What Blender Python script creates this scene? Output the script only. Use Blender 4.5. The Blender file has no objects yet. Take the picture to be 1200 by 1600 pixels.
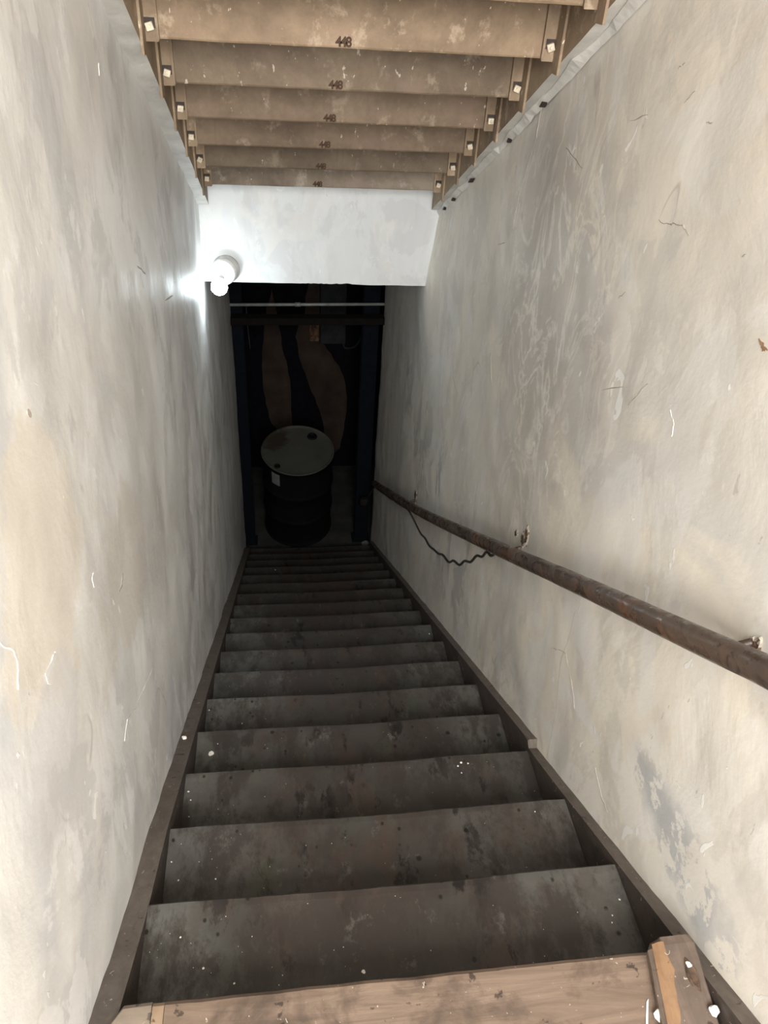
import bpy, bmesh, math, random
from mathutils import Vector, Matrix, noise
random.seed(7)
sc = bpy.context.scene
col = sc.collection

# ------------------------------------------------------------------ camera
PITCH, YAW, ROLL = 0.6417, 0.1595, 0.07010
CAM = Vector((0.2949, -0.8073, 1.5851))
cy, sy, cp, sp = math.cos(YAW), math.sin(YAW), math.cos(PITCH), math.sin(PITCH)
F = Vector((sy*cp, cy*cp, -sp)); Rt = Vector((cy, -sy, 0)); Up = Rt.cross(F)
R2 = Rt*math.cos(ROLL) + Up*math.sin(ROLL); U2 = Up*math.cos(ROLL) - Rt*math.sin(ROLL)
cd = bpy.data.cameras.new('camera'); cam = bpy.data.objects.new('camera', cd); col.objects.link(cam)
M3 = Matrix((R2, U2, -F)).transposed()
cam.matrix_world = Matrix.Translation(CAM) @ M3.to_4x4()
cd.sensor_fit = 'HORIZONTAL'; cd.sensor_width = 36; cd.lens = 1199.24/1200*36; cd.clip_start = .02
sc.camera = cam

# ------------------------------------------------------------------ light
w = bpy.data.worlds.new('world'); sc.world = w; w.use_nodes = True
w.node_tree.nodes['Background'].inputs[0].default_value = (.9, .95, 1, 1)
w.node_tree.nodes['Background'].inputs[1].default_value = .02
def area(name, loc, target, sx, sz, energy, color):
    ld = bpy.data.lights.new(name, 'AREA'); ld.shape = 'RECTANGLE'; ld.size = sx; ld.size_y = sz
    ld.energy = energy; ld.color = color
    o = bpy.data.objects.new(name, ld); col.objects.link(o); o.location = loc
    o.rotation_euler = (Vector(target)-Vector(loc)).to_track_quat('-Z', 'Y').to_euler()
    return o
DAY = area('doorway_daylight', (.5, -2.0, 1.95), (.5, 1.2, .75), .95, 1.25, 136, (1, .975, .935))
BULB = 80
sc.view_settings.view_transform = 'Standard'; sc.view_settings.look = 'None'
sc.view_settings.gamma = 1; sc.view_settings.use_curve_mapping = False
sc.view_settings.exposure = 0

# ------------------------------------------------------------------ materials
class NT:
    def __init__(s, name, rough=.6, spec=.5, metal=0):
        s.m = bpy.data.materials.new(name); s.m.use_nodes = True
        s.t = s.m.node_tree; s.b = s.t.nodes['Principled BSDF']
        s.b.inputs['Roughness'].default_value = rough; s.b.inputs['Metallic'].default_value = metal
        s.b.inputs['Specular IOR Level'].default_value = spec
        s.tc = s.t.nodes.new('ShaderNodeTexCoord').outputs['Object']
    def link(s, a, b): s.t.links.new(a, b)
    def mapped(s, scale=(1, 1, 1), loc=(0, 0, 0)):
        n = s.t.nodes.new('ShaderNodeMapping'); n.inputs['Scale'].default_value = scale
        n.inputs['Location'].default_value = loc; s.link(s.tc, n.inputs[0]); return n.outputs[0]
    def noise(s, scale, detail=4, rough=.55, dist=0, vec=None):
        n = s.t.nodes.new('ShaderNodeTexNoise'); n.inputs['Scale'].default_value = scale
        n.inputs['Detail'].default_value = detail; n.inputs['Roughness'].default_value = rough
        n.inputs['Distortion'].default_value = dist
        s.link(vec or s.tc, n.inputs['Vector']); return n.outputs['Fac']
    def voro(s, scale, vec=None, feature='F1'):
        n = s.t.nodes.new('ShaderNodeTexVoronoi'); n.feature = feature
        n.inputs['Scale'].default_value = scale; s.link(vec or s.tc, n.inputs['Vector'])
        return n.outputs['Distance']
    def ramp(s, fac, *stops):
        n = s.t.nodes.new('ShaderNodeValToRGB'); e = n.color_ramp.elements
        while len(e) < len(stops): e.new(.5)
        for k, (p, c) in enumerate(stops):
            e[k].position = p
            if not isinstance(c, tuple): c = (c, c, c)
            e[k].color = (*c, 1)
        s.link(fac, n.inputs[0]); return n.outputs[0]
    def mix(s, fac, a, b, mode='MIX'):
        n = s.t.nodes.new('ShaderNodeMix'); n.data_type = 'RGBA'; n.blend_type = mode
        for k, v in ((0, fac), (6, a), (7, b)):
            if isinstance(v, (int, float)): n.inputs[k].default_value = v
            elif isinstance(v, tuple): n.inputs[k].default_value = (*v, 1)
            else: s.link(v, n.inputs[k])
        return n.outputs[2]
    def math(s, op, a, b=0, c=None):
        n = s.t.nodes.new('ShaderNodeMath'); n.operation = op
        for k, v in enumerate((a, b, c)):
            if v is None: continue
            if isinstance(v, (int, float)): n.inputs[k].default_value = v
            else: s.link(v, n.inputs[k])
        return n.outputs[0]
    def blob(s, center, radii, edge=.35, nz=None):
        """soft irregular spot with a shape of its own around a point of the object"""
        n = s.t.nodes.new('ShaderNodeMapping'); n.vector_type = 'POINT'
        n.inputs['Scale'].default_value = tuple(1/r for r in radii)
        n.inputs['Location'].default_value = tuple(-c/r for c, r in zip(center, radii))
        s.link(s.tc, n.inputs[0])
        l = s.t.nodes.new('ShaderNodeVectorMath'); l.operation = 'LENGTH'; s.link(n.outputs[0], l.inputs[0])
        d = l.outputs['Value']
        if nz is not None: d = s.math('ADD', d, s.math('MULTIPLY_ADD', nz, 2.0, -1.0))
        r = s.t.nodes.new('ShaderNodeMapRange'); r.inputs['From Min'].default_value = 1-edge
        r.inputs['From Max'].default_value = 1+edge; r.inputs['To Min'].default_value = 1; r.inputs['To Max'].default_value = 0
        s.link(d, r.inputs[0]); return r.outputs[0]
    def color(s, c):
        if isinstance(c, tuple): s.b.inputs['Base Color'].default_value = (*c, 1)
        else: s.link(c, s.b.inputs['Base Color'])
    def rough(s, c): s.link(c, s.b.inputs['Roughness'])
    def bump(s, h, strength=.3, dist=.01):
        n = s.t.nodes.new('ShaderNodeBump'); n.inputs['Strength'].default_value = strength
        n.inputs['Distance'].default_value = dist; s.link(h, n.inputs['Height'])
        s.link(n.outputs[0], s.b.inputs['Normal'])

def flat(name, c, rough=.6, metal=0, var=.25, scale=18, bump=.15, spec=.5):
    n = NT(name, rough, spec, metal)
    d = tuple(x*(1-var) for x in c); e = tuple(min(1, x*(1+var)) for x in c)
    nz = n.noise(scale, 5); n.color(n.ramp(nz, (.3, d), (.7, e)))
    if bump: n.bump(n.noise(scale*3, 4), bump, .004)
    return n.m

def plaster(name, side):
    n = NT(name, .42, .5)
    big = n.noise(1.3, 6, .6, .8)
    if side == 'left': a, b, g = (.68, .668, .64), (.78, .785, .78), (.57, .575, .58)
    elif side == 'right': a, b, g = (.75, .695, .60), (.70, .67, .615), (.60, .58, .545)
    else: a, b, g = (.69, .715, .73), (.66, .685, .70), (.61, .63, .645)
    c = n.ramp(big, (.36, g), (.47, a), (.62, b))
    fl1 = n.noise(3.6, 9, .66, .35, n.mapped((1, 1, .7), (2, 8, 3)))
    c = n.mix(n.ramp(fl1, (.525, 0), (.555, .6)), c, (.53, .525, .52) if side == 'left' else (.60, .565, .51) if side == 'right' else (.60, .61, .62))
    fl2 = n.noise(5.5, 9, .66, .3, n.mapped((1, 1, .6), (12, 3, 8)))
    c = n.mix(n.ramp(fl2, (.56, 0), (.58, .6)), c, (.79, .79, .785) if side == 'left' else (.77, .74, .68) if side == 'right' else (.72, .74, .755))
    # vertical washes
    st = n.noise(1.0, 5, .6, .5, n.mapped((7, 7, 1.3)))
    c = n.mix(n.ramp(st, (.52, 0), (.66, .30)), c, (.46, .445, .43))
    # soft-edged repaint patches
    pt = n.noise(2.6, 3, .5, 1.8, n.mapped((1, 1, .7), (3, 5, 1)))
    c = n.mix(n.ramp(pt, (.56, 0), (.60, .45)), c, (.76, .75, .73))
    # cracked old paint showing between flakes
    wig = n.noise(5, 5, .65, 1.2, n.mapped((1, 1, .55)))
    if side == 'right':
        m = n.blob((1.0, 1.12, .75), (.4, .36, .60), .45, n.noise(2.2, 4))
        nett = n.ramp(wig, (.44, 1), (.50, .15), (.53, .9))
        c = n.mix(n.math('MULTIPLY', m, n.math('MULTIPLY', nett, .8)), c, (.40, .37, .33))
        m2 = n.blob((1.0, .35, 1.25), (.4, .18, .3), .6, n.noise(4, 4))
        c = n.mix(n.math('MULTIPLY', m2, .35), c, (.46, .42, .37))
        m3 = n.blob((1.0, -.12, .24), (.3, .20, .075), .3, n.noise(9, 5))
        c = n.mix(n.math('MULTIPLY', m3, n.ramp(n.noise(14, 9, .7, .2), (.47, 0), (.50, .8))), c, (.42, .43, .44))
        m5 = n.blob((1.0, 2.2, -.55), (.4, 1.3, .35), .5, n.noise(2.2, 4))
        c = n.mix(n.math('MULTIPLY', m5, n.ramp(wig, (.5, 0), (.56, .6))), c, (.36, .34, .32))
    if side == 'left':
        m = n.blob((0, .05, .84), (.4, .20, .20), .12, n.noise(5, 8, .7))
        c = n.mix(n.math('MULTIPLY', m, .65), c, (.65, .59, .50))
        m = n.blob((0, .46, .50), (.4, .26, .17), .12, n.noise(5, 8, .7, 0, n.mapped((1, 1, .5))))
        c = n.mix(n.math('MULTIPLY', m, .65), c, (.56, .52, .46))
        m = n.blob((0, -.10, .62), (.4, .16, .12), .1, n.noise(6, 8, .7))
        c = n.mix(n.math('MULTIPLY', m, .6), c, (.55, .54, .54))
        m = n.blob((0, .80, .55), (.4, .22, .45), .3, n.noise(5, 8, .7, 0, n.mapped((1, 1, .4))))
        c = n.mix(n.math('MULTIPLY', m, .5), c, (.52, .50, .47))
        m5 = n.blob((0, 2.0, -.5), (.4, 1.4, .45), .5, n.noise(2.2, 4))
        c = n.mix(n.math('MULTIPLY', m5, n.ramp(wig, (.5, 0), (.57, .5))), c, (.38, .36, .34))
    # white chips, grey scuffs, thin scratches
    ch = n.noise(17, 3, .5, 1.0, n.mapped((1, 1, .6), (1, 2, 7)))
    c = n.mix(n.ramp(ch, (.70, 0), (.715, .8)), c, (.80, .80, .78))
    sc_ = n.noise(11, 4, .7, 3.0, n.mapped((1, 1, .35), (4, 1, 0)))
    c = n.mix(n.ramp(sc_, (.28, .55), (.30, 0)), c, (.34, .32, .30))
    line = n.math('ABSOLUTE', n.math('SUBTRACT', n.noise(2.0, 3, .5, .6, n.mapped((1, 1, .4), (9, 4, 2))), .5))
    gate = n.ramp(n.noise(3.1, 2, .5, 0, n.mapped((1, 1, 1), (5, 5, 5))), (.60, 0), (.64, 1))
    c = n.mix(n.math('MULTIPLY', n.ramp(line, (.001, .5), (.003, 0)), gate), c, (.33, .30, .27))
    n.color(c)
    n.rough(n.ramp(n.noise(6, 4), (.3, .38), (.7, .58)))
    h = n.math('ADD', n.math('MULTIPLY', n.noise(3.5, 8, .55, .4), 1.0), n.math('MULTIPLY', n.noise(28, 5, .6), .10))
    h = n.math('ADD', h, n.math('MULTIPLY', n.ramp(ch, (.705, 0), (.715, 1)), .10))
    n.bump(h, .30, .022)
    return n.m

def tread_mat():
    n = NT('worn grey stair paint', .5, .35)
    c = n.ramp(n.noise(2.3, 5, .6, .6), (.35, (.080, .077, .069)), (.5, (.106, .106, .097)), (.65, (.128, .125, .113)))
    # trodden middle
    mid = n.blob((.02, 0, 0), (.36, 50, 50), .6, n.noise(4.5, 8, .7, .1))
    c = n.mix(n.math('MULTIPLY', mid, .8), c, (.030, .024, .020))
    deep_shade = n.blob((0, .3, 0), (60, 2.3, 60), .4, n.noise(5, 8, .7))  # lower treads darkened in colour for the light lost with depth
    c = n.mix(n.math('MULTIPLY', deep_shade, .6), c, (.016, .015, .015))
    rd = n.noise(9, 8, .7, .15, n.mapped((1, .6, .6), (3, 1, 1)))
    c = n.mix(n.math('MULTIPLY', n.ramp(rd, (.50, 0), (.58, .8)), mid), c, (.056, .038, .030))
    gn = n.noise(5, 5, .6, .5, n.mapped((1, 1, 1), (7, 7, 1)))
    c = n.mix(n.ramp(gn, (.57, 0), (.66, .5)), c, (.058, .066, .046))
    dk = n.noise(13, 8, .72, .15, n.mapped((1, .45, 1), (2, 9, 4)))
    c = n.mix(n.math('MULTIPLY', n.ramp(dk, (.565, 0), (.61, .95)), n.math('MULTIPLY_ADD', mid, .85, .15)), c, (.010, .008, .007))
    mt = n.noise(11, 9, .75, .1, n.mapped((1, .5, 1), (4, 4, 4)))
    c = n.mix(n.ramp(mt, (.44, .85), (.54, 0)), c, (.036, .029, .025))
    lt_ = n.noise(19, 8, .75, .1, n.mapped((1, .6, 1), (7, 3, 4)))
    c = n.mix(n.ramp(lt_, (.60, 0), (.68, .5)), c, (.15, .14, .125))
    sp = n.voro(13); gate = n.ramp(n.noise(7, 2, .5, 0, n.mapped((1, 1, 1), (8, 3, 3))), (.52, 0), (.56, 1))
    c = n.mix(n.math('MULTIPLY', n.ramp(sp, (.075, .95), (.11, 0)), gate), c, (.008, .007, .006))
    sp2 = n.voro(27, n.mapped((1, .8, 1), (3, 3, 3)))
    c = n.mix(n.math('MULTIPLY', n.ramp(sp2, (.09, .9), (.14, 0)), n.ramp(n.noise(6, 2, .5, 0, n.mapped((1, 1, 1), (1, 6, 2))), (.5, 0), (.54, 1))), c, (.009, .008, .007))
    n.color(c); n.rough(n.ramp(n.noise(8, 4), (.3, .42), (.7, .62)))
    n.bump(n.noise(30, 6, .6), .25, .004)
    return n.m

def wood_mat(name, a, b, dark, grain='x', dirt=.5, rough=.6):
    n = NT(name, rough, .4)
    sc1 = {'x': (1.2, 14, 14), 'y': (14, 1.2, 14), 'z': (14, 14, 1.2)}[grain]
    g = n.noise(2.2, 6, .65, 1.4, n.mapped(sc1))
    c = n.ramp(g, (.35, a), (.65, b))
    d = n.noise(7, 6, .65, .4)
    c = n.mix(n.ramp(d, (.50, 0), (.62, dirt)), c, dark)
    sp = n.noise(42, 3, .5); c = n.mix(n.ramp(sp, (.30, .8), (.34, 0)), c, tuple(x*.4 for x in dark))
    ch = n.noise(75, 3, .5, 1, n.mapped((1, 1, 1), (5, 2, 9)))
    c = n.mix(n.ramp(ch, (.70, 0), (.72, .7)), c, (.55, .49, .41))
    n.color(c); n.bump(n.math('ADD', g, n.math('MULTIPLY', n.noise(60, 4), .3)), .3, .004)
    return n.m

def underside_mat(tint=(1, 1, 1)):
    n = NT('brown distempered stair underside', .62, .35)
    c = n.ramp(n.noise(3.2, 9, .7, .15), (.36, (.155, .108, .068)), (.5, (.235, .168, .108)), (.64, (.33, .245, .165)))
    pk = n.noise(6, 5, .6, .8, n.mapped((1, 1, 1), (3, 8, 2)))
    c = n.mix(n.ramp(pk, (.56, 0), (.68, .5)), c, (.30, .20, .15))
    lt = n.noise(15, 9, .72, .15, n.mapped((1, 1, .8)))
    c = n.mix(n.ramp(lt, (.56, 0), (.66, .55)), c, (.52, .42, .31))
    fl = n.noise(60, 4, .6, .2, n.mapped((1, 1, .55), (2, 2, 2)))
    c = n.mix(n.ramp(fl, (.68, 0), (.70, .85)), c, (.72, .64, .52))
    dr = n.noise(2.0, 3, .5, .2, n.mapped((26, 1, .8)))
    c = n.mix(n.ramp(dr, (.64, 0), (.69, .4)), c, (.22, .155, .10))
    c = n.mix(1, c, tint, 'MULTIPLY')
    n.color(c); n.bump(n.noise(22, 6, .6), .4, .006)
    return n.m

def pipe_mat():
    n = NT('brown chipped pipe paint', .3, .6)
    c = n.ramp(n.noise(9, 5, .6, .5, n.mapped((1, .5, 1))), (.38, (.050, .033, .025)), (.62, (.085, .058, .042)))
    ru = n.noise(12, 6, .65, 1, n.mapped((1, .4, 1), (3, 1, 6)))
    near = n.ramp(n.noise(1.7, 3, .5, 0, n.mapped((1, 1, 1), (1, 6, 6))), (.40, .2), (.55, 1))
    c = n.mix(n.math('MULTIPLY', n.ramp(ru, (.565, 0), (.62, .75)), near), c, (.15, .07, .038))
    bk = n.noise(20, 5, .65, 1.2, n.mapped((1, .5, 1), (8, 1, 6)))
    c = n.mix(n.ramp(bk, (.62, 0), (.65, .95)), c, (.020, .014, .012))
    n.color(c); n.rough(n.ramp(bk, (.45, .24), (.62, .6))); n.bump(n.noise(36, 5, .6), .35, .003)
    return n.m

M_WL = plaster('rough plaster left', 'left'); M_WR = plaster('rough plaster right', 'right'); M_HD = plaster('whitewashed header', 'head')
M_TREAD = tread_mat()
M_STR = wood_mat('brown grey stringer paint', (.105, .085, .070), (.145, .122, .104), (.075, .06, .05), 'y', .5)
M_STRIN = wood_mat('dark brown side faces', (.040, .030, .025), (.062, .048, .040), (.024, .018, .015), 'y', .5)
M_LAND = wood_mat('bare landing board', (.125, .088, .064), (.21, .15, .112), (.06, .042, .031), 'x', .75)
M_BLOCK = wood_mat('dark stained block', (.12, .09, .07), (.17, .125, .10), (.075, .055, .042), 'y', .5)
M_ORANGE = wood_mat('raw orange wood', (.22, .125, .065), (.30, .185, .105), (.11, .065, .035), 'y', .4)
M_UND = underside_mat(); M_UND_LIT = {0: underside_mat((.98, .96, .94)), 1: underside_mat((.66, .67, .68)), 2: underside_mat((.70, .69, .70)), 3: underside_mat((.68, .67, .68)), 4: underside_mat((.50, .51, .52)), 5: underside_mat((.86, .96, 1.12))}; M_PIPE = pipe_mat()  # riser tints paint the fading daylight and the lamp's glow into each board
M_NUT = flat('pale painted nut', (.62, .54, .42), .5, 0, .3, 60)
M_NUTD = flat('dark nut shadow and gap', (.03, .02, .015), .7)
M_WHITEWASH = flat('whitewash over board', (.58, .56, .52), .5, 0, .18, 14, .4)
M_CHIP = flat('white plaster crumb', (.80, .78, .72), .8)
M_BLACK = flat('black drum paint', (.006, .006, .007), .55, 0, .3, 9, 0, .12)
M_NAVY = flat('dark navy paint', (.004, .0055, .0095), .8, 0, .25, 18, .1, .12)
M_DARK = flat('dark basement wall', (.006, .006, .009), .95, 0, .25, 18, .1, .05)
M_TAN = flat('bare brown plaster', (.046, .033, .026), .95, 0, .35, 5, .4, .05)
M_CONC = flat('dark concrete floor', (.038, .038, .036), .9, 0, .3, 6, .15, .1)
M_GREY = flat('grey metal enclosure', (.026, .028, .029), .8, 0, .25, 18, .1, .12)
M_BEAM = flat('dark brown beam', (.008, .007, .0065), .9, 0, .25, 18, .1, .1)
M_COND = flat('pale conduit', (.26, .27, .26), .4)
M_CORD = flat('black cable', (.02, .017, .015), .5)
M_PORC = flat('white porcelain', (.82, .82, .80), .3, 0, .04)
M_SEAL = flat('grey lamp base', (.45, .46, .45), .5)
M_INK = flat('brown ink', (.06, .03, .015), .8, 0, .1)
M_CRATER = flat('brown broken plaster', (.10, .062, .04), .9, 0, .7, 45, .6)
M_FLAKE = flat('raised flake edge', (.64, .635, .62), .7)
M_CRACK = flat('crack grime', (.36, .32, .28), .9)
M_PALE = flat('broken plaster rim', (.44, .39, .33), .9, 0, .3, 40, .6)
M_ORSCRAP = flat('orange brown scrap', (.13, .07, .042), .7, 0, .4, 20)
M_LABEL = flat('pale sticker', (.16, .165, .17), .6)
M_RUBB = flat('dusty rubble', (.14, .14, .13), .9)
M_EARTH = flat('rough masonry core', (.2, .19, .18), .9)
n = NT('drum lid paint', .65, .15)
c = n.ramp(n.noise(4, 5), (.35, (.050, .052, .046)), (.65, (.070, .070, .061)))
ring = n.blob((-.20, .17, .88), (.115, .145, 1), .25, n.noise(14, 5, .6, .8))
c = n.mix(n.math('MULTIPLY', ring, .92), c, (.035, .028, .02)); n.color(c); M_LID = n.m
n = NT('lit bulb', .3); n.color((.9, .95, 1)); n.b.inputs['Emission Color'].default_value = (.83, .95, 1, 1)
n.b.inputs['Emission Strength'].default_value = BULB; M_BULB = n.m

# ------------------------------------------------------------------ mesh helpers
def bm_box(bm, x0, x1, y0, y1, z0, z1, mi=0):
    v = [bm.verts.new((x, y, z)) for z in (z0, z1) for y in (y0, y1) for x in (x0, x1)]
    for f in ((0, 2, 3, 1), (4, 5, 7, 6), (0, 1, 5, 4), (2, 6, 7, 3), (0, 4, 6, 2), (1, 3, 7, 5)):
        bm.faces.new([v[i] for i in f]).material_index = mi
    return v
def bevel(bm, w_, seg=2):
    bmesh.ops.bevel(bm, geom=bm.edges[:], offset=w_, segments=seg, affect='EDGES', profile=.5)
def prism(bm, pts, axis, a, b, mi=0):
    """polygon pts in the two other axes, extruded along axis from a to b"""
    def P(p, t):
        if axis == 'x': return (t, p[0], p[1])
        if axis == 'y': return (p[0], t, p[1])
        return (p[0], p[1], t)
    A = [bm.verts.new(P(p, a)) for p in pts]; B = [bm.verts.new(P(p, b)) for p in pts]
    n_ = len(pts)
    bm.faces.new(A).material_index = mi; bm.faces.new(B[::-1]).material_index = mi
    for i in range(n_):
        bm.faces.new((A[i], B[i], B[(i+1) % n_], A[(i+1) % n_])).material_index = mi
def lathe(bm, prof, segs=40, mi=0, caps=True, mat=None):
    rings = []
    for r, z in prof:
        rings.append([bm.verts.new((r*math.cos(2*math.pi*k/segs), r*math.sin(2*math.pi*k/segs), z)) for k in range(segs)])
    fs = []
    for a, b in zip(rings, rings[1:]):
        for k in range(segs):
            fs.append(bm.faces.new((a[k], a[(k+1) % segs], b[(k+1) % segs], b[k])))
    if caps: fs.append(bm.faces.new(rings[0][::-1])); fs.append(bm.faces.new(rings[-1]))
    for f in fs: f.material_index = mi
    if mat is not None:
        vs = [v for r in rings for v in r]; bmesh.ops.transform(bm, matrix=mat, verts=vs)
    return rings
def tube(bm, pts, r, segs=12, smooth=1):
    pts = [Vector(p) for p in pts]
    if smooth:
        out = []
        for i in range(len(pts)-1):
            p0 = pts[max(i-1, 0)]; p1 = pts[i]; p2 = pts[i+1]; p3 = pts[min(i+2, len(pts)-1)]
            for k in range(6):
                t = k/6
                out.append(.5*((2*p1)+(p2-p0)*t+(2*p0-5*p1+4*p2-p3)*t*t+(3*p1-p0-3*p2+p3)*t**3))
        out.append(pts[-1]); pts = out
    rings = []; side = None
    for i, p in enumerate(pts):
        d = (pts[min(i+1, len(pts)-1)]-pts[max(i-1, 0)]).normalized()
        if side is None: side = d.cross(Vector((0, 0, 1)) if abs(d.z) < .9 else Vector((1, 0, 0))).normalized()
        side = (side-d*side.dot(d)).normalized(); u = d.cross(side)
        rr = r(i/(len(pts)-1)) if callable(r) else r
        rings.append([bm.verts.new(p+rr*(side*math.cos(2*math.pi*k/segs)+u*math.sin(2*math.pi*k/segs))) for k in range(segs)])
    for a, b in zip(rings, rings[1:]):
        for k in range(segs): bm.faces.new((a[k], a[(k+1) % segs], b[(k+1) % segs], b[k]))
    bm.faces.new(rings[0][::-1]); bm.faces.new(rings[-1])
def rot_to(d, loc):
    return Matrix.Translation(loc) @ Vector(d).to_track_quat('Z', 'Y').to_matrix().to_4x4()
def link_bm(name, bm, mats, parent=None, shade=False):
    bmesh.ops.recalc_face_normals(bm, faces=bm.faces)
    me = bpy.data.meshes.new(name); bm.to_mesh(me); bm.free()
    for m in (mats if isinstance(mats, (list, tuple)) else [mats]): me.materials.append(m)
    if shade:
        for p in me.polygons: p.use_smooth = True
    o = bpy.data.objects.new(name, me); col.objects.link(o)
    if parent:
        o.parent = parent
        root = parent
        o.matrix_parent_inverse = Matrix.Identity(4)
        # vertices are authored in world space: bring them into the parent's space
        me.transform(world_of(root).inverted())
    return o
def world_of(o):
    m = o.matrix_basis.copy()
    while o.parent: o = o.parent; m = o.matrix_basis @ m
    return m
def tag(o, label, cat, group=None, kind=None):
    o['label'] = label; o['category'] = cat
    if group: o['group'] = group
    if kind: o['kind'] = kind
    return o
def thing(name, loc, label, cat, group=None, rot=None):
    o = bpy.data.objects.new(name, None); col.objects.link(o); o.empty_display_size = .1
    o.matrix_basis = Matrix.Translation(loc) @ (rot.to_4x4() if rot else Matrix.Identity(4))
    return tag(o, label, cat, group)
def struct(name, bm, mats, shade=False, label=None):
    o = link_bm(name, bm, mats, None, shade); o['kind'] = 'structure'
    if label: o['label'] = label
    return o

# ------------------------------------------------------------------ the shaft
XL, XR, W, S, RUN, RISE = -.042, 1.015, .987, .6047, .26, .1572
FLOOR = -2.67; CEIL = .24; YB = -2.2; YE = 4.30; YBACK = 5.6
def wall_side(name, x, sgn, mat, extra=None):
    bm = bmesh.new(); ys = [YB+(YE-YB)*i/170 for i in range(171)]; zs = [FLOOR+(2.9-FLOOR)*j/146 for j in range(147)]
    def disp(y, z):
        d = .006*noise.noise(Vector((x*3, y*1.6, z*1.6)))+.0035*noise.noise(Vector((x*3+5, y*7, z*7)))+.0015*noise.noise(Vector((x, y*21, z*21)))
        if extra: d += extra(y, z)
        return x+d
    g = [[bm.verts.new((disp(y, z), y, z)) for z in zs] for y in ys]
    for i in range(170):
        for j in range(146): bm.faces.new((g[i][j], g[i+1][j], g[i+1][j+1], g[i][j+1]))
    # give the wall its thickness
    xo = x+sgn*.14
    B = [[bm.verts.new((xo, y, z)) for z in (FLOOR, 2.9)] for y in (YB, YE)]
    bm.faces.new((B[0][0], B[0][1], B[1][1], B[1][0]))
    bm.faces.new([g[i][0] for i in range(171)]+[B[1][0], B[0][0]])
    bm.faces.new([g[i][146] for i in range(171)]+[B[1][1], B[0][1]])
    bm.faces.new(g[0]+[B[0][1], B[0][0]]); bm.faces.new(g[170]+[B[1][1], B[1][0]])
    o = struct(name, bm, mat)
    for p in o.data.polygons: p.use_smooth = len(p.vertices) == 4 and p.area < .01
    return o
def bulge(y, z):
    d = ((y-2.72)/.30)**2+((z-.24)/.30)**2
    return -.038*math.exp(-d)
wall_l = wall_side('wall_left', XL, -1, M_WL)
wall_r = wall_side('wall_right', XR, 1, M_WR, bulge)

# header over the foot of the stairs, chipped lower edge
bm = bmesh.new(); N = 90; pts = []
for i in range(N+1):
    x = XL-.01+(XR-XL+.02)*i/N
    z = .2865+.0025*noise.noise(Vector((x*9, 0, 1)))+(.004*random.random() if .4 < x < .62 else 0)-.010*(x-.1)
    pts.append((x, z))
prism(bm, pts+[(XR+.01, .84), (XL-.01, .84)], 'y', 2.68, 2.75)
struct('wall_header', bm, M_HD, label='whitewashed panel above the opening at the foot of the stairs')
bm = bmesh.new(); bm_box(bm, XL-.1, XR+.1, YB-.1, 2.8, 2.9, 3.0); struct('ceiling', bm, M_WL)
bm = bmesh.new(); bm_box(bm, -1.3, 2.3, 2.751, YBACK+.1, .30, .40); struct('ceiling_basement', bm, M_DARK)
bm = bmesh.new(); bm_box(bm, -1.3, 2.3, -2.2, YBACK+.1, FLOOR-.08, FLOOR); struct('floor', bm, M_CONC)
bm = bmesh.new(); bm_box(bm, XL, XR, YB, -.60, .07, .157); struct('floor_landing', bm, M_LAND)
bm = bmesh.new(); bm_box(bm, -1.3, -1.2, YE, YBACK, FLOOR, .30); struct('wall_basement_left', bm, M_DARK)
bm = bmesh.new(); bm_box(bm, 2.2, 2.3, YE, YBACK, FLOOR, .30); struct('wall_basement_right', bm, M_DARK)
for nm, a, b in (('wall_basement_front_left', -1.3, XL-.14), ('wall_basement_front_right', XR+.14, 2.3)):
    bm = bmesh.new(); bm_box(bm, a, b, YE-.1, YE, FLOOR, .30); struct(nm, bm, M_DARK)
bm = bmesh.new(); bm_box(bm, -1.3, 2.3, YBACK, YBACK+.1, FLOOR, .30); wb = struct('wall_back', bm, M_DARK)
# bare plaster left between the dark paint: irregular raised skins on the back wall
patches = [
 [(0.229,-0.860),(0.258,-1.007),(0.271,-1.135),(0.295,-1.254),(0.303,-1.406),(0.351,-1.594),(0.371,-1.756),(0.373,-2.025),(0.382,-2.220),(0.277,-2.276),(0.183,-2.161),(0.142,-1.955),(0.115,-1.755),(0.119,-1.499),(0.143,-1.315),(0.154,-1.165),(0.181,-1.019)],
 [(0.538,-0.789),(0.658,-0.788),(0.654,-0.958),(0.633,-1.133),(0.639,-1.301),(0.709,-1.405),(0.786,-1.531),(0.854,-1.660),(0.888,-1.825),(0.893,-2.030),(0.880,-2.227),(0.835,-2.460),(0.742,-2.547),(0.690,-2.383),(0.675,-2.168),(0.613,-1.959),(0.542,-1.757),(0.484,-1.595),(0.445,-1.437),(0.424,-1.283),(0.453,-1.163),(0.499,-1.075),(0.516,-0.930)]]
for k, pl in enumerate(patches):
    bm = bmesh.new(); out = []
    for i, (a, b) in enumerate(pl):
        a2, b2 = pl[(i+1) % len(pl)]
        for t in (0, .34, .67):
            out.append((a+(a2-a)*t+random.uniform(-.006, .006), b+(b2-b)*t+random.uniform(-.006, .006)))
    prism(bm, out, 'y', YBACK-.012, YBACK+.004)
    link_bm('bare_plaster_patch', bm, M_TAN, wb)

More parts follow.
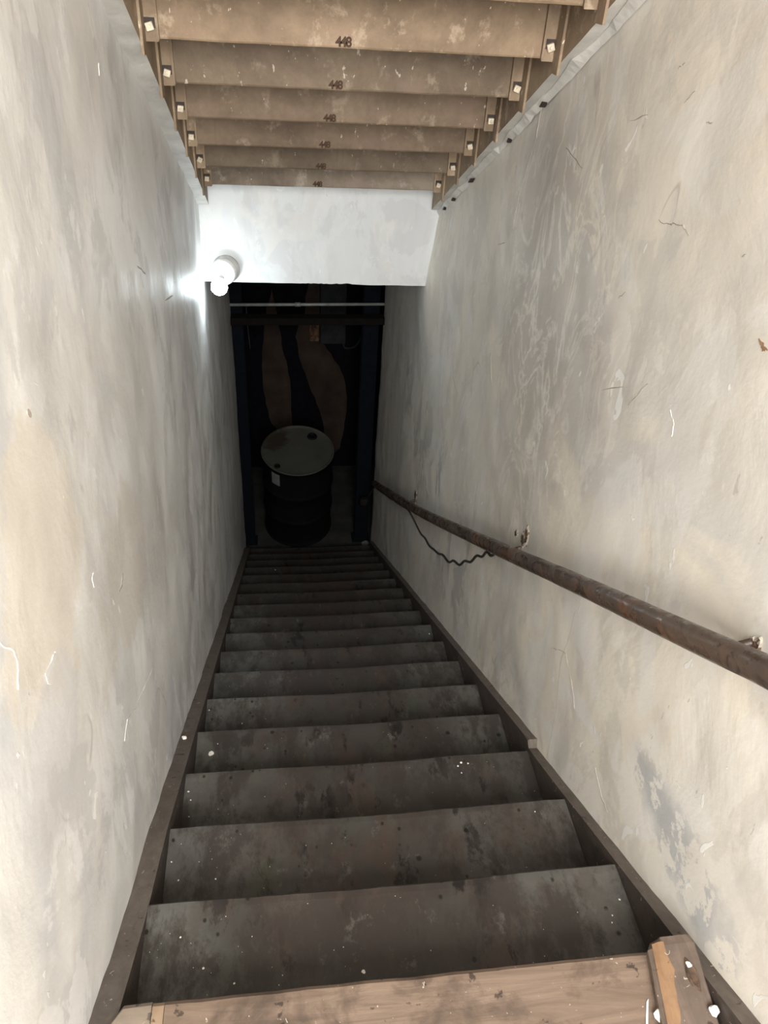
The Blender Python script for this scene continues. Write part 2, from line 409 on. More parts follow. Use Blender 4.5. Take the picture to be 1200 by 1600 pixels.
# white plaster smeared along the right wall under the upper stair's side board
SU = .515
def und(y): return 1.34-SU*(y-1.285)
bm = bmesh.new(); A = []; Bv = []; Cc = []
for i in range(141):
    y = -.9+3.58*i/140
    e = .022*noise.noise(Vector((y*6, 1, 0)))+.012*noise.noise(Vector((y*25, 3, 0)))
    t = .018+.014*noise.noise(Vector((y*7, 7, 0)))+.006*noise.noise(Vector((y*33, 9, 0)))
    A.append(bm.verts.new((XR-.003, y, und(y)-.022+e*.5)))
    Bv.append(bm.verts.new((XR-t, y, und(y)-.004)))
    Cc.append(bm.verts.new((XR-.004, y, und(y)+.035+e)))
for i in range(140):
    for P, Q in ((A, Bv), (Bv, Cc), (Cc, A)): bm.faces.new((P[i], P[i+1], Q[i+1], Q[i]))
bm.faces.new((A[0], Bv[0], Cc[0])); bm.faces.new((A[-1], Bv[-1], Cc[-1]))
link_bm('plaster_fillet', bm, M_WHITEWASH, wall_r)
# small dark gaps left in the fillet
bm = bmesh.new()
for y, L in ((2.55, .022), (2.40, .020), (2.13, .03), (1.70, .012), (1.42, .018)):
    p = [(y-L, und(y-L)-.020), (y, und(y)-.012), (y+L, und(y+L)-.019), (y, und(y)-.026)]
    prism(bm, p, 'x', XR-.014, XR-.002)
link_bm('fillet_gap', bm, M_NUTD, wall_r)

# thin cracks and a few proud flakes on the walls, following the photo
def wx(side, y, z): # the plaster's own surface
    x = XR if side == 'r' else XL
    d = .006*noise.noise(Vector((x*3, y*1.6, z*1.6)))+.0035*noise.noise(Vector((x*3+5, y*7, z*7)))+.0015*noise.noise(Vector((x, y*21, z*21)))
    return x+d+(bulge(y, z) if side == 'r' else 0)
def wall_crack(parent, mat, side, pts, wd, sgn):
    bm = bmesh.new(); L = []; Rr = []; P = []
    for i in range(len(pts)-1):
        for t in (0, .25, .5, .75):
            P.append((pts[i][0]+(pts[i+1][0]-pts[i][0])*t+random.uniform(-.002, .002), pts[i][1]+(pts[i+1][1]-pts[i][1])*t+random.uniform(-.002, .002)))
    P.append(pts[-1])
    for i, (y, z) in enumerate(P):
        a = P[max(i-1, 0)]; b = P[min(i+1, len(P)-1)]; d = Vector((b[0]-a[0], b[1]-a[1])); d.normalize(); nn = Vector((-d.y, d.x))
        h = wd*(.25+.75*math.sin(math.pi*(i+.4)/(len(P))))*random.uniform(.6, 1.2); x = wx(side, y, z)+sgn*.0011
        L.append(bm.verts.new((x, y+nn.x*h, z+nn.y*h))); Rr.append(bm.verts.new((x, y-nn.x*h, z-nn.y*h)))
    for i in range(len(P)-1): bm.faces.new((L[i], L[i+1], Rr[i+1], Rr[i]))
    e = bmesh.ops.extrude_face_region(bm, geom=bm.faces[:])
    bmesh.ops.translate(bm, verts=[g for g in e['geom'] if isinstance(g, bmesh.types.BMVert)], vec=(-sgn*.006, 0, 0))
    link_bm('crack' if mat is M_CRACK else 'flake', bm, mat, parent)
# broken plaster around the rail brackets
def crater(y, z, ry, rz, seed):
    bm = bmesh.new(); K = 26; rings = []
    for ri, (s_, h) in enumerate(((1.25, -.003), (1.05, .0030), (.85, .0034), (.70, .0016))):
        ring = []
        for k in range(K):
            a = 2*math.pi*k/K; q = 1+.6*noise.noise(Vector((math.cos(a)*2.2+seed, math.sin(a)*2.2, ri*.4)))
            py = y+ry*s_*q*math.cos(a); pz = z+rz*s_*q*math.sin(a)
            ring.append(bm.verts.new((wx('r', py, pz)-h-.0010*random.random(), py, pz)))
        rings.append(ring)
    for ri, (a, b) in enumerate(zip(rings, rings[1:])):
        for k in range(K): bm.faces.new((a[k], a[(k+1) % K], b[(k+1) % K], b[k])).material_index = 0 if ri < 2 and (k*7+ri) % 5 else 1
    bm.faces.new(rings[-1]).material_index = 1
    link_bm('broken_plaster', bm, [M_PALE, M_CRATER], wall_r)
crater(.925, .170, .015, .030, 1); crater(.945, .140, .017, .022, 12); crater(1.01, .112, .010, .012, 8); crater(2.60, -.885, .030, .035, 2.3); crater(-.055, .730, .014, .020, 5)
def rwall(mat, pts, wd): wall_crack(wall_r, mat, 'r', pts, wd, -1)
def lwall(mat, pts, wd): wall_crack(wall_l, mat, 'l', pts, wd, 1)
rwall(M_CRACK, [(0.577,0.056),(0.509,0.110),(0.462,0.088),(0.409,0.064),(0.382,0.039)], 0.00078)
rwall(M_CRACK, [(0.220,0.022),(0.158,-0.002),(0.116,-0.001)], 0.00065)
rwall(M_CRACK, [(0.621,1.183),(0.579,1.187),(0.557,1.196),(0.526,1.203),(0.498,1.193)], 0.00117)
rwall(M_CRACK, [(1.458,1.235),(1.462,1.162),(1.530,1.018),(1.546,0.873)], 0.00065)
rwall(M_CRACK, [(0.682,0.789),(0.589,0.847)], 0.00104); rwall(M_CRACK, [(0.543,0.828),(0.490,0.905)], 0.00065)
rwall(M_CRACK, [(0.740,0.706),(0.705,0.696)], 0.00091); rwall(M_CRACK, [(1.206,1.191),(1.124,1.182),(1.066,1.174)], 0.00117)
rwall(M_CRACK, [(0.855,1.312),(0.782,1.337)], 0.00091); rwall(M_CRACK, [(0.637,1.382),(0.613,1.403)], 0.00091)
rwall(M_CRACK, [(0.700,1.426),(0.678,1.438)], 0.00130); rwall(M_CRACK, [(0.547,1.364),(0.529,1.369)], 0.00130)
rwall(M_CRACK, [(0.321,1.215),(0.312,1.222)], 0.00130); rwall(M_CRACK, [(0.713,0.994),(0.690,1.016)], 0.00156)
rwall(M_CRACK, [(1.577,0.456),(1.507,0.375)], 0.00104); rwall(M_CRACK, [(1.676,0.798),(1.607,0.826)], 0.00130)
rwall(M_FLAKE, [(0.386,0.906),(0.363,0.889),(0.356,0.865)], .0012)
rwall(M_ORANGE, [(0.205,1.130),(0.192,1.125),(0.178,1.124)], .003); rwall(M_ORANGE, [(0.193,1.121),(0.183,1.121)], .003)
lwall(M_FLAKE, [(0.529,0.106),(0.445,0.145),(0.340,0.194),(0.261,0.251),(0.215,0.241)], .0009)
lwall(M_FLAKE, [(0.004,0.734),(-0.015,0.732),(-0.042,0.736),(-0.039,0.714)], .006)
lwall(M_FLAKE, [(-0.133,0.896),(-0.111,0.858),(-0.113,0.835),(-0.134,0.814)], .0012)
lwall(M_CRACK, [(0.436,0.504),(0.409,0.493),(0.382,0.500)], .003); lwall(M_CRACK, [(0.135,1.057),(0.145,1.044)], .005)
lwall(M_CRACK, [(1.074,0.922),(1.173,0.866)], .0022); lwall(M_CRACK, [(1.438,0.690),(1.580,0.650)], .0022)
lwall(M_FLAKE, [(0.944,1.361),(0.932,1.341)], .0015); lwall(M_FLAKE, [(0.255,0.667),(0.236,0.666),(0.236,0.647)], .0018)

# ------------------------------------------------------------------ the lower staircase
st = thing('staircase', (.49, 4.2, FLOOR), 'long grey painted wooden staircase worn dark in the middle, descending to the drum', 'staircase')
def nose_h(y): return 1
def tread(i):
    y1 = i*RUN; y0 = y1-RUN-.004; z = -i*RISE; t = .03
    bm = bmesh.new(); NX = 60; prof = []
    wv = lambda x: .0018*noise.noise(Vector((x*7, i*3.1, 0)))+.0012*noise.noise(Vector((x*24, i*5.3, 2)))-(.004*math.exp(-((x-.5)/.22)**2))
    rows = []
    for k in range(NX+1):
        x = .0005+(W-.001)*k/NX; q = wv(x); dz = -.0025*math.exp(-((x-.5)/.25)**2)
        ring = [(y0, z), (y1-.09, z), (y1-.02+q, z+dz), (y1-.005+q, z+dz*1.4-.0012), (y1+q, z+dz-.008), (y1-.004+q, z-t+.004), (y1-.012+q, z-t), (y0, z-t)]
        rows.append([bm.verts.new((x, a, b)) for a, b in ring])
    n_ = len(rows[0])
    for a, b in zip(rows, rows[1:]):
        for k in range(n_): bm.faces.new((a[k], b[k], b[(k+1) % n_], a[(k+1) % n_]))
    bm.faces.new(rows[0]); bm.faces.new(rows[-1][::-1])
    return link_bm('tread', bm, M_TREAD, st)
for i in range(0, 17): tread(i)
for i in range(-1, 17):
    bm = bmesh.new(); y = i*RUN-.032; z1 = -i*RISE-.028; z0 = max(-(i+1)*RISE+.0005, FLOOR+.001)
    if i == -1: z1 = .12
    bm_box(bm, .0005, W-.0005, y-.02, y, z0, z1)
    link_bm('riser', bm, M_TREAD, st)
def stringer(x0, x1, segs):
    bm = bmesh.new()
    top = []
    for (ya, yb, h) in segs:
        n_ = max(2, int((yb-ya)/.05))
        for k in range(n_+1):
            y = ya+(yb-ya)*k/n_
            hh = h if h != 'L' else max(-.012, min(.021, -.008+.12*y))
            top.append((y, -S*y+hh+.002*noise.noise(Vector((y*5, x0, 0)))))
    bot = [(y, max(z-.34, FLOOR+.001)) for y, z in top][::-1]
    prism(bm, top+bot, 'x', x0, x1)
    bmesh.ops.bevel(bm, geom=[e for e in bm.edges if abs(e.verts[0].co.x-e.verts[1].co.x) < 1e-6 and e.verts[0].co.z > -S*e.verts[0].co.y-.05 and e.verts[1].co.z > -S*e.verts[1].co.y-.05], offset=.003, segments=2, affect='EDGES')
    bm.normal_update()
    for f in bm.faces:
        if abs(f.normal.x) > .95: f.material_index = 1  # side faces a darker brown than the top
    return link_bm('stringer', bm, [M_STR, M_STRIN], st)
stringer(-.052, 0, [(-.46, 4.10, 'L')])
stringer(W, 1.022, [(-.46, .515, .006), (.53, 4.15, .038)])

# worn board at the top
lb = thing('landing_board', (.49, -.42, .127), 'worn bare brown landing board with spliced left end at the head of the stairs', 'floorboard')
def plank(x0, x1, mat, name, dz=0, dy=0, corner=0):
    bm = bmesh.new(); NX = max(3, int((x1-x0)/.018)); rows = []
    for k in range(NX+1):
        x = x0+(x1-x0)*k/NX; yf = -.244+dy+.0022*noise.noise(Vector((x*11, 3, 0)))+.001*noise.noise(Vector((x*40, 3, 0)))
        if corner and x < x0+corner: yf -= corner-math.sqrt(max(0, corner**2-(x0+corner-x)**2))
        z = .157+dz
        rows.append([bm.verts.new((x, a, b)) for a, b in ((-.60, z), (yf-.02, z), (yf-.008, z-.001), (yf-.001, z-.007), (yf, z-.018), (yf-.006, z-.028), (-.60, z-.030))])
    for a, b in zip(rows, rows[1:]):
        for k in range(7): bm.faces.new((a[k], b[k], b[(k+1) % 7], a[(k+1) % 7]))
    bm.faces.new(rows[0]); bm.faces.new(rows[-1][::-1])
    return link_bm(name, bm, mat, lb)
plank(.0765, XR-.03, M_LAND, 'plank')
plank(-.013, .0555, wood_mat('end piece wood', (.19, .155, .12), (.25, .20, .155), (.14, .11, .085), 'x', .4), 'end_piece', .001, .001, .03)
plank(.0565, .0755, wood_mat('splice wood', (.24, .17, .11), (.30, .21, .14), (.13, .09, .06), 'y', .3), 'splice_strip', -.001, 0)

blk = thing('wooden_block', (.93, -.42, .157), 'stained wooden block with raw orange worn edge on the right end of the landing', 'block')
bm = bmesh.new(); zt = .192
def lx(y): return .916+(y+.24)*.19
def rx(y): return .998+(y+.236)*.13
rows = []
for k in range(25):
    y = -.238-.362*k/24; j = .002*noise.noise(Vector((y*30, 1, 1)))
    r = 0 if k else .010
    rows.append([bm.verts.new(p) for p in ((lx(y)+r, y, .1575), (lx(y)-.002+j+r, y, zt-.016-r), (lx(y)+.008+j+r, y, zt-.006-r*.6), (lx(y)+.020+j, y, zt-r*.3), (rx(y)-.003-r, y, zt-r*.3), (rx(y)-r*.5, y, zt-.003-r*.3), (rx(y)-r*.5, y, .1575))])
for a, b in zip(rows, rows[1:]):
    for k in range(7): bm.faces.new((a[k], b[k], b[(k+1) % 7], a[(k+1) % 7]))
bm.faces.new(rows[0]); bm.faces.new(rows[-1][::-1])
link_bm('block_body', bm, M_BLOCK, blk)
bm = bmesh.new(); rows = []
for k in range(31):
    y = -.247-.353*k/30; j = .003*noise.noise(Vector((y*22, 4, 1)))+.002*noise.noise(Vector((y*60, 4, 1)))
    rows.append([bm.verts.new(p) for p in ((lx(y)+.004, y, zt-.007), (lx(y)+.012, y, zt-.0012), (lx(y)+.018+j, y, zt+.0012), (lx(y)+.027+j*2.5, y, zt+.0008), (lx(y)+.027+j*2.5, y, zt-.004), (lx(y)+.010, y, zt-.010))])
for a, b in zip(rows, rows[1:]):
    for k in range(6): bm.faces.new((a[k], b[k], b[(k+1) % 6], a[(k+1) % 6]))
bm.faces.new(rows[0]); bm.faces.new(rows[-1][::-1])
link_bm('worn_edge', bm, M_ORANGE, blk)['label'] = 'raw orange worn wood edge'
bm = bmesh.new(); K = 16; rings = []
for s, h in ((1.3, .000), (1.0, .004), (.7, .0025), (.4, .0008)):
    rings.append([bm.verts.new((.966+.008*s*(1+.3*noise.noise(Vector((k*1.3, s, 1))))*math.cos(2*math.pi*k/K), -.305+.020*s*(1+.3*noise.noise(Vector((k*1.1, s, 4))))*math.sin(2*math.pi*k/K), zt+h)) for k in range(K)])
for a, b in zip(rings, rings[1:]):
    for k in range(K): bm.faces.new((a[k], a[(k+1) % K], b[(k+1) % K], b[k]))
bm.faces.new(rings[-1])
link_bm('gouge', bm, M_CRATER, blk)['label'] = 'dark gouged hole with splintered rim'

# ------------------------------------------------------------------ the upper staircase (seen from beneath)
up = thing('staircase', (.49, 2.6, .70), 'underside of the brown painted upper stairs with bolted cleats at both ends of its risers', 'staircase')
cu = bpy.data.curves.new('stamp', 'FONT'); cu.body = '448'; cu.size = .028; cu.extrude = .0004; cu.align_x = 'CENTER'
cu.space_character = .85; cu.offset = .0011; cu.materials.append(M_INK)
tmp = bpy.data.objects.new('stamp', cu); STAMP = bpy.data.meshes.new_from_object(tmp)
bpy.data.objects.remove(tmp); bpy.data.curves.remove(cu)
for k in range(-7, 6):
    y = 1.285+.24*k; z = 1.369-.1228*k
    bm = bmesh.new()
    rows = []
    for j in range(41):
        x = .012+.955*j/40; q = .0012*noise.noise(Vector((x*8, k*2.2, 0)))
        rows.append([bm.verts.new(p) for p in ((x, y+q, z+.002+q), (x, y-.002+q, z+.006+q), (x, y+q*2, z+.150), (x, y+.022, z+.150), (x, y+.022, z))])
    for a, b in zip(rows, rows[1:]):
        for t in range(5): bm.faces.new((a[t], b[t], b[(t+1) % 5], a[(t+1) % 5]))
    bm.faces.new(rows[0]); bm.faces.new(rows[-1][::-1])
    rs = link_bm('riser', bm, M_UND_LIT.get(k, M_UND_LIT[0]), up)
    bm = bmesh.new(); bm_box(bm, .004, .974, y+.022, y+.285, z+.026, z+.050); link_bm('tread', bm, M_UND, up)
    # stamped mark near the board's lower edge
    to = bpy.data.objects.new('stamp_mark', STAMP.copy()); col.objects.link(to); to.parent = rs
    to.matrix_basis = world_of(rs).inverted() @ Matrix.Translation((.458, y-.0032, z+.006)) @ Matrix.Rotation(math.radians(90), 4, 'X')
    # cleats: an angle against stringer and riser at each end, square nut near its foot
    for s in (-1, 1):
        xs = .003 if s < 0 else .971; d = -s  # d points into the shaft
        bm = bmesh.new()
        bm_box(bm, min(xs, xs+d*.034), max(xs, xs+d*.034), y-.010, y-.0035, z-.003, z+.125)
        bm_box(bm, min(xs+d*.030, xs+d*.036), max(xs+d*.030, xs+d*.036), y-.014, y-.0034, z+.001, z+.126)
        bm_box(bm, min(xs, xs+d*.006), max(xs, xs+d*.006), y-.058, y-.0101, z-.026, z+.125)
        cl = link_bm('cleat', bm, M_UND, up)
        bm = bmesh.new(); c = Vector((xs+d*.0175, y-.016, z+.027))
        v = bm_box(bm, -.0085, .0085, -.006, .006, -.0085, .0085)
        bevel(bm, .0012, 1)
        bmesh.ops.transform(bm, matrix=Matrix.Translation(c) @ Matrix.Rotation(random.uniform(-.5, .5), 4, 'Y'), verts=bm.verts)
        lathe(bm, [(.004, 0), (.004, .004)], 10, 0, True, rot_to((0, -1, 0), c+Vector((0, -.006, 0))))
        link_bm('nut', bm, M_NUT, cl)
        bm = bmesh.new(); bm_box(bm, c.x-.013, c.x+.012, y-.0125, y-.010, c.z-.004, c.z+.017); link_bm('nut_shadow', bm, M_NUTD, cl)  # dark plate standing in for the shadow above the nut
for x0, x1, s in ((-.052, .003, -1), (.971, 1.025, 1)):
    bm = bmesh.new(); lo = []
    for i in range(121):
        y = -1.2+3.86*i/120
        z = und(y)+.003*noise.noise(Vector((y*4, x0, 0)))+.0015*noise.noise(Vector((y*22, x0, 0)))
        lo.append((y, z))
    hi = [(2.66, lo[-1][1]+.30), (-1.2, lo[0][1]+.30)]
    prism(bm, lo+hi, 'x', x0, x1)
    bm.normal_update()
    for f in bm.faces:
        if f.calc_center_median().z < und(f.calc_center_median().y)+.02 and abs(f.normal.x) < .5: f.material_index = 1
    link_bm('stringer', bm, [M_UND, M_WHITEWASH], up)

# ------------------------------------------------------------------ handrail
rail = thing('handrail', (.945, 1.5, -.2), 'round brown chipped pipe handrail running down the right wall on short brackets', 'handrail')
rp = [(.945, -.42, .96), (.945, -.17, .811), (.945, -.03, .722), (.945, .43, .433), (.945, 1.08, .018), (.945, 2.23, -.703), (.945, 3.55, -1.483), (.945, 3.75, -1.60)]
bm = bmesh.new(); tube(bm, rp, .0225, 24); link_bm('rail_pipe', bm, M_PIPE, rail, True)
def rail_z(y):
    for (a, b) in zip(rp, rp[1:]):
        if a[1] <= y <= b[1]: return a[2]+(b[2]-a[2])*(y-a[1])/(b[1]-a[1])
for y in (-.045, .955, 2.62):
    z = rail_z(y); bm = bmesh.new()
    tube(bm, [(.950, y+.02, z-.020), (.957, y+.015, z-.034), (.985, y+.005, z-.015), (1.022, y, z+.004)], .007, 10)
    lathe(bm, [(.011, 0), (.011, .006), (.006, .010)], 14, 0, True, rot_to((-.2, 0, -1), Vector((.948, y+.02, z-.020))))
    link_bm('rail_bracket', bm, M_PIPE, rail, True)
# strap turned down at the near end
bm = bmesh.new(); tube(bm, [(.945, -.215, .825), (.950, -.215, .795), (.975, -.20, .770), (1.02, -.19, .755)], .010, 10); link_bm('rail_bracket', bm, M_PIPE, rail, True)

# cable looped under the rail
ca = thing('cable', (.96, 2.4, -.85), 'thin black cable hanging in a loop under the handrail pipe', 'cable')
cp_ = [(.93, 4.20, -2.07), (.935, 4.0, -1.90), (.94, 3.75, -1.64)]+[(.937, y, rail_z(y)-.027) for y in (3.6, 3.4, 3.2, 3.0, 2.85, 2.7, 2.55, 2.42)]
cp_ += [(.942, 2.36, -.822), (.962, 2.29, -.835), (.966, 2.16, -.805), (.965, 2.05, -.742), (.967, 1.95, -.712), (.965, 1.86, -.650), (.967, 1.76, -.602), (.965, 1.68, -.535), (.967, 1.58, -.490), (.965, 1.50, -.418), (.967, 1.42, -.372), (.965, 1.35, -.290), (.967, 1.28, -.238), (.965, 1.22, -.158), (.966, 1.16, -.112), (.962, 1.11, -.045), (.958, 1.05, -.012), (.955, 1.0, .040), (.962, .95, .066), (.975, .9, .105)]
cp_ = [(a, b+random.uniform(-.003, .003), c_+random.uniform(-.003, .003)) for a, b, c_ in cp_]
bm = bmesh.new(); tube(bm, cp_, .0050, 8); link_bm('wire', bm, M_CORD, ca, True)
bm = bmesh.new(); lathe(bm, [(.012, 0), (.030, .01), (.034, .05), (.030, .09), (.014, .11), (.008, .13)], 20, 0, True, rot_to((.1, -.35, .6), Vector((.925, 4.27, -2.17))))
link_bm('socket', bm, M_CORD, ca, True)

# ------------------------------------------------------------------ lamp
lp = thing('wall_lamp', (.056, 2.68, .348), 'lit cool white bulb in a round porcelain holder on the header', 'lamp')
a, b, c_ = Vector((.058, 2.683, .348)), Vector((.042, 2.612, .350)), Vector((.033, 2.528, .322))
bm = bmesh.new(); lathe(bm, [(.062, 0), (.062, .012), (.055, .022)], 40, 0, True, rot_to(b-a, a)); link_bm('lamp_base', bm, M_SEAL, lp, True)
bm = bmesh.new(); lathe(bm, [(.040, .018), (.052, .024), (.057, .036), (.057, .060), (.052, .070), (.030, .074), (.026, .084), (.020, .084)], 40, 0, True, rot_to(b-a, a)); h_ = link_bm('lamp_holder', bm, M_PORC, lp)
for p in h_.data.polygons: p.use_smooth = len(p.vertices) == 4
bm = bmesh.new(); d = (c_-b).normalized()
lathe(bm, [(.012, -.062), (.014, -.05), (.020, -.040), (.0265, -.028), (.0285, -.022)], 28, 0, True, rot_to(d, c_)); link_bm('bulb_collar', bm, M_PORC, lp, True)
bm = bmesh.new()
prof = [(.028, -.022), (.033, -.012), (.036, .002), (.034, .016), (.026, .028), (.013, .035), (.001, .037)]
lathe(bm, prof, 28, 0, True, rot_to(d, c_)); link_bm('bulb', bm, M_BULB, lp, True)

# ------------------------------------------------------------------ drum
th = math.radians(11)
front = Vector((.405, 4.34, FLOOR+.001)); ax = Vector((0, -math.sin(th), math.cos(th))); bc = front+.29*Vector((0, math.cos(th), math.sin(th)))
dr = thing('oil_drum', bc, 'black steel drum with scuffed pale lid leaning slightly at the foot of the stairs', 'drum', rot=Matrix.Rotation(th, 3, 'X'))
Wd = world_of(dr)
prof = [(.27, .0), (.288, .0), (.292, .006), (.292, .014), (.284, .02), (.281, .05)]
for zc in (.29, .58):
    prof += [(.281, zc-.03), (.286, zc-.018), (.292, zc-.006), (.292, zc+.006), (.286, zc+.018), (.281, zc+.03)]
prof += [(.281, .83), (.284, .858), (.292, .864), (.293, .876), (.289, .880), (.283, .878), (.281, .866)]
bm = bmesh.new(); lathe(bm, prof, 64, 0, False); bm.faces.new([v for v in bm.verts if abs(v.co.z) < 1e-6 and abs(v.co.length-.27) < 1e-3][::-1])
bmesh.ops.transform(bm, matrix=Wd, verts=bm.verts); link_bm('drum_body', bm, M_BLACK, dr, True)
bm = bmesh.new(); rings = lathe(bm, [(.001, .868), (.10, .868), (.20, .868), (.262, .868), (.270, .870), (.279, .870), (.2835, .8835), (.2905, .8845), (.2935, .879)], 64, 0, False)
bmesh.ops.transform(bm, matrix=Wd, verts=bm.verts); o = link_bm('drum_lid', bm, M_LID, dr, True)
for (x, y, r_) in ((.123, .168, .036), (-.165, -.172, .021)):
    bm = bmesh.new(); lathe(bm, [(r_*1.15, .868), (r_*1.1, .874), (r_, .879), (r_*.75, .879), (r_*.7, .875), (.001, .875)], 24, 0, False, Matrix.Translation((x, y, 0)))
    bmesh.ops.transform(bm, matrix=Wd, verts=bm.verts); link_bm('bung_cap', bm, M_BLACK, dr, True)
bm = bmesh.new()
a0, a1 = math.radians(222), math.radians(238)
P = [[(.2835*math.cos(a0+(a1-a0)*k/5), .2835*math.sin(a0+(a1-a0)*k/5), z) for k in range(6)] for z in (.71, .83)]
P = [[bm.verts.new(p) for p in r] for r in P]
for k in range(5): bm.faces.new((P[0][k], P[0][k+1], P[1][k+1], P[1][k]))
bmesh.ops.transform(bm, matrix=Wd, verts=bm.verts); o = link_bm('sticker', bm, M_LABEL, dr)
so = o.modifiers.new('thick', 'SOLIDIFY'); so.thickness = .0015; so.offset = 1

# ------------------------------------------------------------------ the opening and the dark room beyond
t = thing('conduit', (.49, 4.28, -.46), 'thin pale horizontal conduit pipe across the top of the dark opening', 'pipe')
bm = bmesh.new(); tube(bm, [(-.06, 4.28, -.468), (1.03, 4.28, -.454)], .0105, 16, 0); link_bm('pipe', bm, M_COND, t, True)
bm = bmesh.new(); tube(bm, [(.395, 4.28, -.462), (.435, 4.28, -.4615)], .0145, 16, 0); link_bm('coupling', bm, M_COND, t, True)
bm = bmesh.new(); prism(bm, [(XL-.01, -.592), (XR+.01, -.583), (XR+.01, -.535), (XL-.01, -.540)], 'y', 4.22, 4.30); bevel(bm, .003, 1)
o = link_bm('beam', bm, M_BEAM); tag(o, 'dark brown wooden beam spanning the opening just below the pale conduit', 'beam')
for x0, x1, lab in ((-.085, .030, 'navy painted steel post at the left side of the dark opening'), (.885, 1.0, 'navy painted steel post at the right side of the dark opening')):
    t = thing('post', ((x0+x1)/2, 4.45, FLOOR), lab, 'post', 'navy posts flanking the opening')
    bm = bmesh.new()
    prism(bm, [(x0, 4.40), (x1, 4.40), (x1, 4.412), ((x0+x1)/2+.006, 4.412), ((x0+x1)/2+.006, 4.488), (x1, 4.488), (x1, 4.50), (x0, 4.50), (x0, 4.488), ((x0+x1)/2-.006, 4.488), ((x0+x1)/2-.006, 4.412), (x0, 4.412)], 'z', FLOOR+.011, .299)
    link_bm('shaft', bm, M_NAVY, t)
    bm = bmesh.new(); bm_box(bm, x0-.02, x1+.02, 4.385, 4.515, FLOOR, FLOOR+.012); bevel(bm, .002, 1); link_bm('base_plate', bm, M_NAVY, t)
bm = bmesh.new(); a_ = Vector((0.061, 4.385, -0.621)); b_ = Vector((0.073, 4.385, -0.839))
tube(bm, [(a_.x, 4.385, a_.z+.1), a_, b_], .0035, 8); o = link_bm('strap', bm, M_GREY, None, True)
tag(o, 'thin pale cord hanging down the left navy post', 'cord')
eb = thing('electrical_box', (.75, 5.5, -1.05), 'grey metal electrical box hung on the basement back wall', 'electrical box')
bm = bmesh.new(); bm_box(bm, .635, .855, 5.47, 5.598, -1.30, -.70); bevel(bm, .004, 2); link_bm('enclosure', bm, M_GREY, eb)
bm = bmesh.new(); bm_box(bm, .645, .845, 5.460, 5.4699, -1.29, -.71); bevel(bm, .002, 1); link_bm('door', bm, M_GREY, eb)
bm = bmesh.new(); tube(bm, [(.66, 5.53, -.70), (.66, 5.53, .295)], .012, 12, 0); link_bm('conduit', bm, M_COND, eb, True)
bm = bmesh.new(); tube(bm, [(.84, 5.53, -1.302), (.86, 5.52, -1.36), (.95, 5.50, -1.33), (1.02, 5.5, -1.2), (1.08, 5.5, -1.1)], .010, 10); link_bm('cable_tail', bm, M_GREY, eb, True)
# crumpled scrap beside the box
bm = bmesh.new(); g = []
for i in range(8):
    r = []
    for j in range(10):
        x = .545+.085*i/7; z = -1.31+.18*j/9
        r.append(bm.verts.new((x+.006*noise.noise(Vector((i, j, 3))), 5.55+.03*noise.noise(Vector((i*.8, j*.8, 1))), z+.012*noise.noise(Vector((i*1.5, j, 5))))))
    g.append(r)
for i in range(7):
    for j in range(9): bm.faces.new((g[i][j], g[i+1][j], g[i+1][j+1], g[i][j+1]))
r = bmesh.ops.extrude_face_region(bm, geom=bm.faces[:]); bmesh.ops.translate(bm, verts=[v for v in r['geom'] if isinstance(v, bmesh.types.BMVert)], vec=(0, .035, 0))
o = link_bm('paper_scrap', bm, M_ORSCRAP); tag(o, 'small crumpled orange brown scrap beside the electrical box', 'scrap')

# ------------------------------------------------------------------ crumbs on the stairs
def crumb(loc, r, seed, sq=.6):
    bm = bmesh.new(); bmesh.ops.create_icosphere(bm, subdivisions=2, radius=r)
    for v in bm.verts:
        v.co *= 1+.55*noise.noise(v.co/r*1.1+Vector((seed, 0, 0))); v.co.z *= sq
    zmin = min(v.co.z for v in bm.verts)
    bmesh.ops.translate(bm, verts=bm.verts, vec=(loc[0], loc[1], loc[2]-zmin))
    return bm
def lump(name, loc, r, lab, cat, mat, group=None, sq=.6):
    o = link_bm(name, crumb(loc, r, random.random()*50, sq), mat); o.location = (0, 0, 0)
    me = o.data; c = Vector(loc); me.transform(Matrix.Translation(-c)); o.location = c
    return tag(o, lab, cat, group)
TH = lambda i: -i*RISE+.0006
lump('plaster_lump', (.902, -.352, .1575), .013, 'largest white plaster lump, on the landing board beside the wooden block', 'plaster lump', M_CHIP)
lump('plaster_lump', (.975, -.363, .193), .009, 'white plaster lump on top of the wooden block', 'plaster lump', M_CHIP)
lump('plaster_lump', (.966, -.289, .1925), .005, 'small white plaster bit at the edge of the gouge in the wooden block', 'plaster lump', M_CHIP)
lump('plaster_lump', (.047, .687, TH(3)), .008, 'white pebble-like plaster lump at the left end of the fourth tread below the landing', 'plaster lump', M_CHIP)
lump('plaster_lump', (-.028, .70, -S*.70+.0225), .007, 'white plaster lump on the left side board against the wall', 'plaster lump', M_CHIP)
lump('rubble_lump', (.975, 4.33, FLOOR), .035, 'dusty grey lump on the floor by the foot of the right wall', 'rubble', M_RUBB)
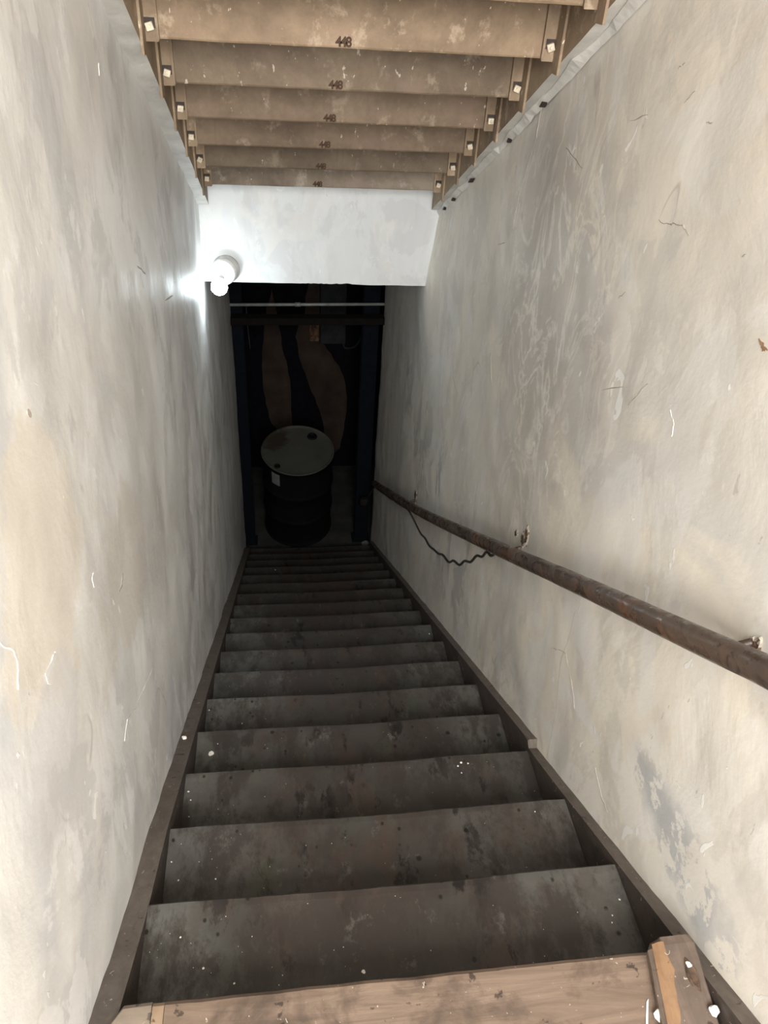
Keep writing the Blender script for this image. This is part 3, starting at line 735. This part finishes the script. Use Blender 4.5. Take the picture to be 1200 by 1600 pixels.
bm = bmesh.new(); prism(bm, [(.868, -.362), (.8725, -.360), (.889, -.322), (.884, -.326)], 'z', .1575, .160); o = link_bm('wood_splinter', bm, M_CHIP)
tag(o, 'pale wood splinter lying on the landing board', 'splinter')
ORD = ['first', 'second', 'third', 'fourth', 'fifth', 'sixth', 'seventh', 'eighth', 'ninth', 'tenth', 'eleventh', 'twelfth', 'thirteenth', 'fourteenth']
chips = [(.78,.488,2,4.5),(.769,.478,2,3.5),(.800,.484,2,3.5),(.775,.455,2,3),(.420,-.17,0,5),(.118,-.135,0,3),(.177,-.167,0,2.6),(.07,-.074,0,2.5),(.115,.121,1,2.6),(.032,.125,1,2.6),(.012,.17,1,2.6),
 (.968,-.081,0,3),(.941,-.111,0,2.4),(.935,-.125,0,2.4),(.899,.225,1,2.6),(.02,.43,2,2.6),(.012,.456,2,3.4),(.065,.724,3,2.4),(.126,.919,4,2.6),(.010,.985,4,3.2),(.970,1.752,7,4.5),(.212,3.338,13,5)]
for x, y, i, mm in chips:
    row = sorted(c[0] for c in chips if c[2] == i); k = row.index(x)
    pos = 'the only one' if len(row) == 1 else ('leftmost' if k == 0 else ('rightmost' if k == len(row)-1 else ORD[k]+' from the left'))
    lump('paint_chip', (x, y, TH(i)), mm/1400, 'tiny white paint chip, %s on the %s tread below the landing' % (pos, ORD[i]), 'paint chip', M_CHIP, 'paint chips on the treads')
bm = bmesh.new()
for _ in range(150):
    i = min(int(random.expovariate(.35)), 11); x = random.uniform(.015, W-.015); y = (i-1)*RUN+random.uniform(.0, RUN-.025)
    if random.random() < .4: x = random.uniform(.01, .25)
    r = random.uniform(.0004, .0010); z = TH(i)
    K = 5; t0 = [bm.verts.new((x+r*math.cos(k*1.2566), y+r*1.3*math.sin(k*1.2566), z-.0005)) for k in range(K)]; ap = bm.verts.new((x, y, z+r*.8))
    bm.faces.new(t0[::-1])
    for k in range(K): bm.faces.new((t0[k], t0[(k+1) % K], ap))
o = link_bm('dust_specks', bm, M_CHIP); tag(o, 'fine white specks of dust strewn over the grey treads', 'dust', None, 'stuff')
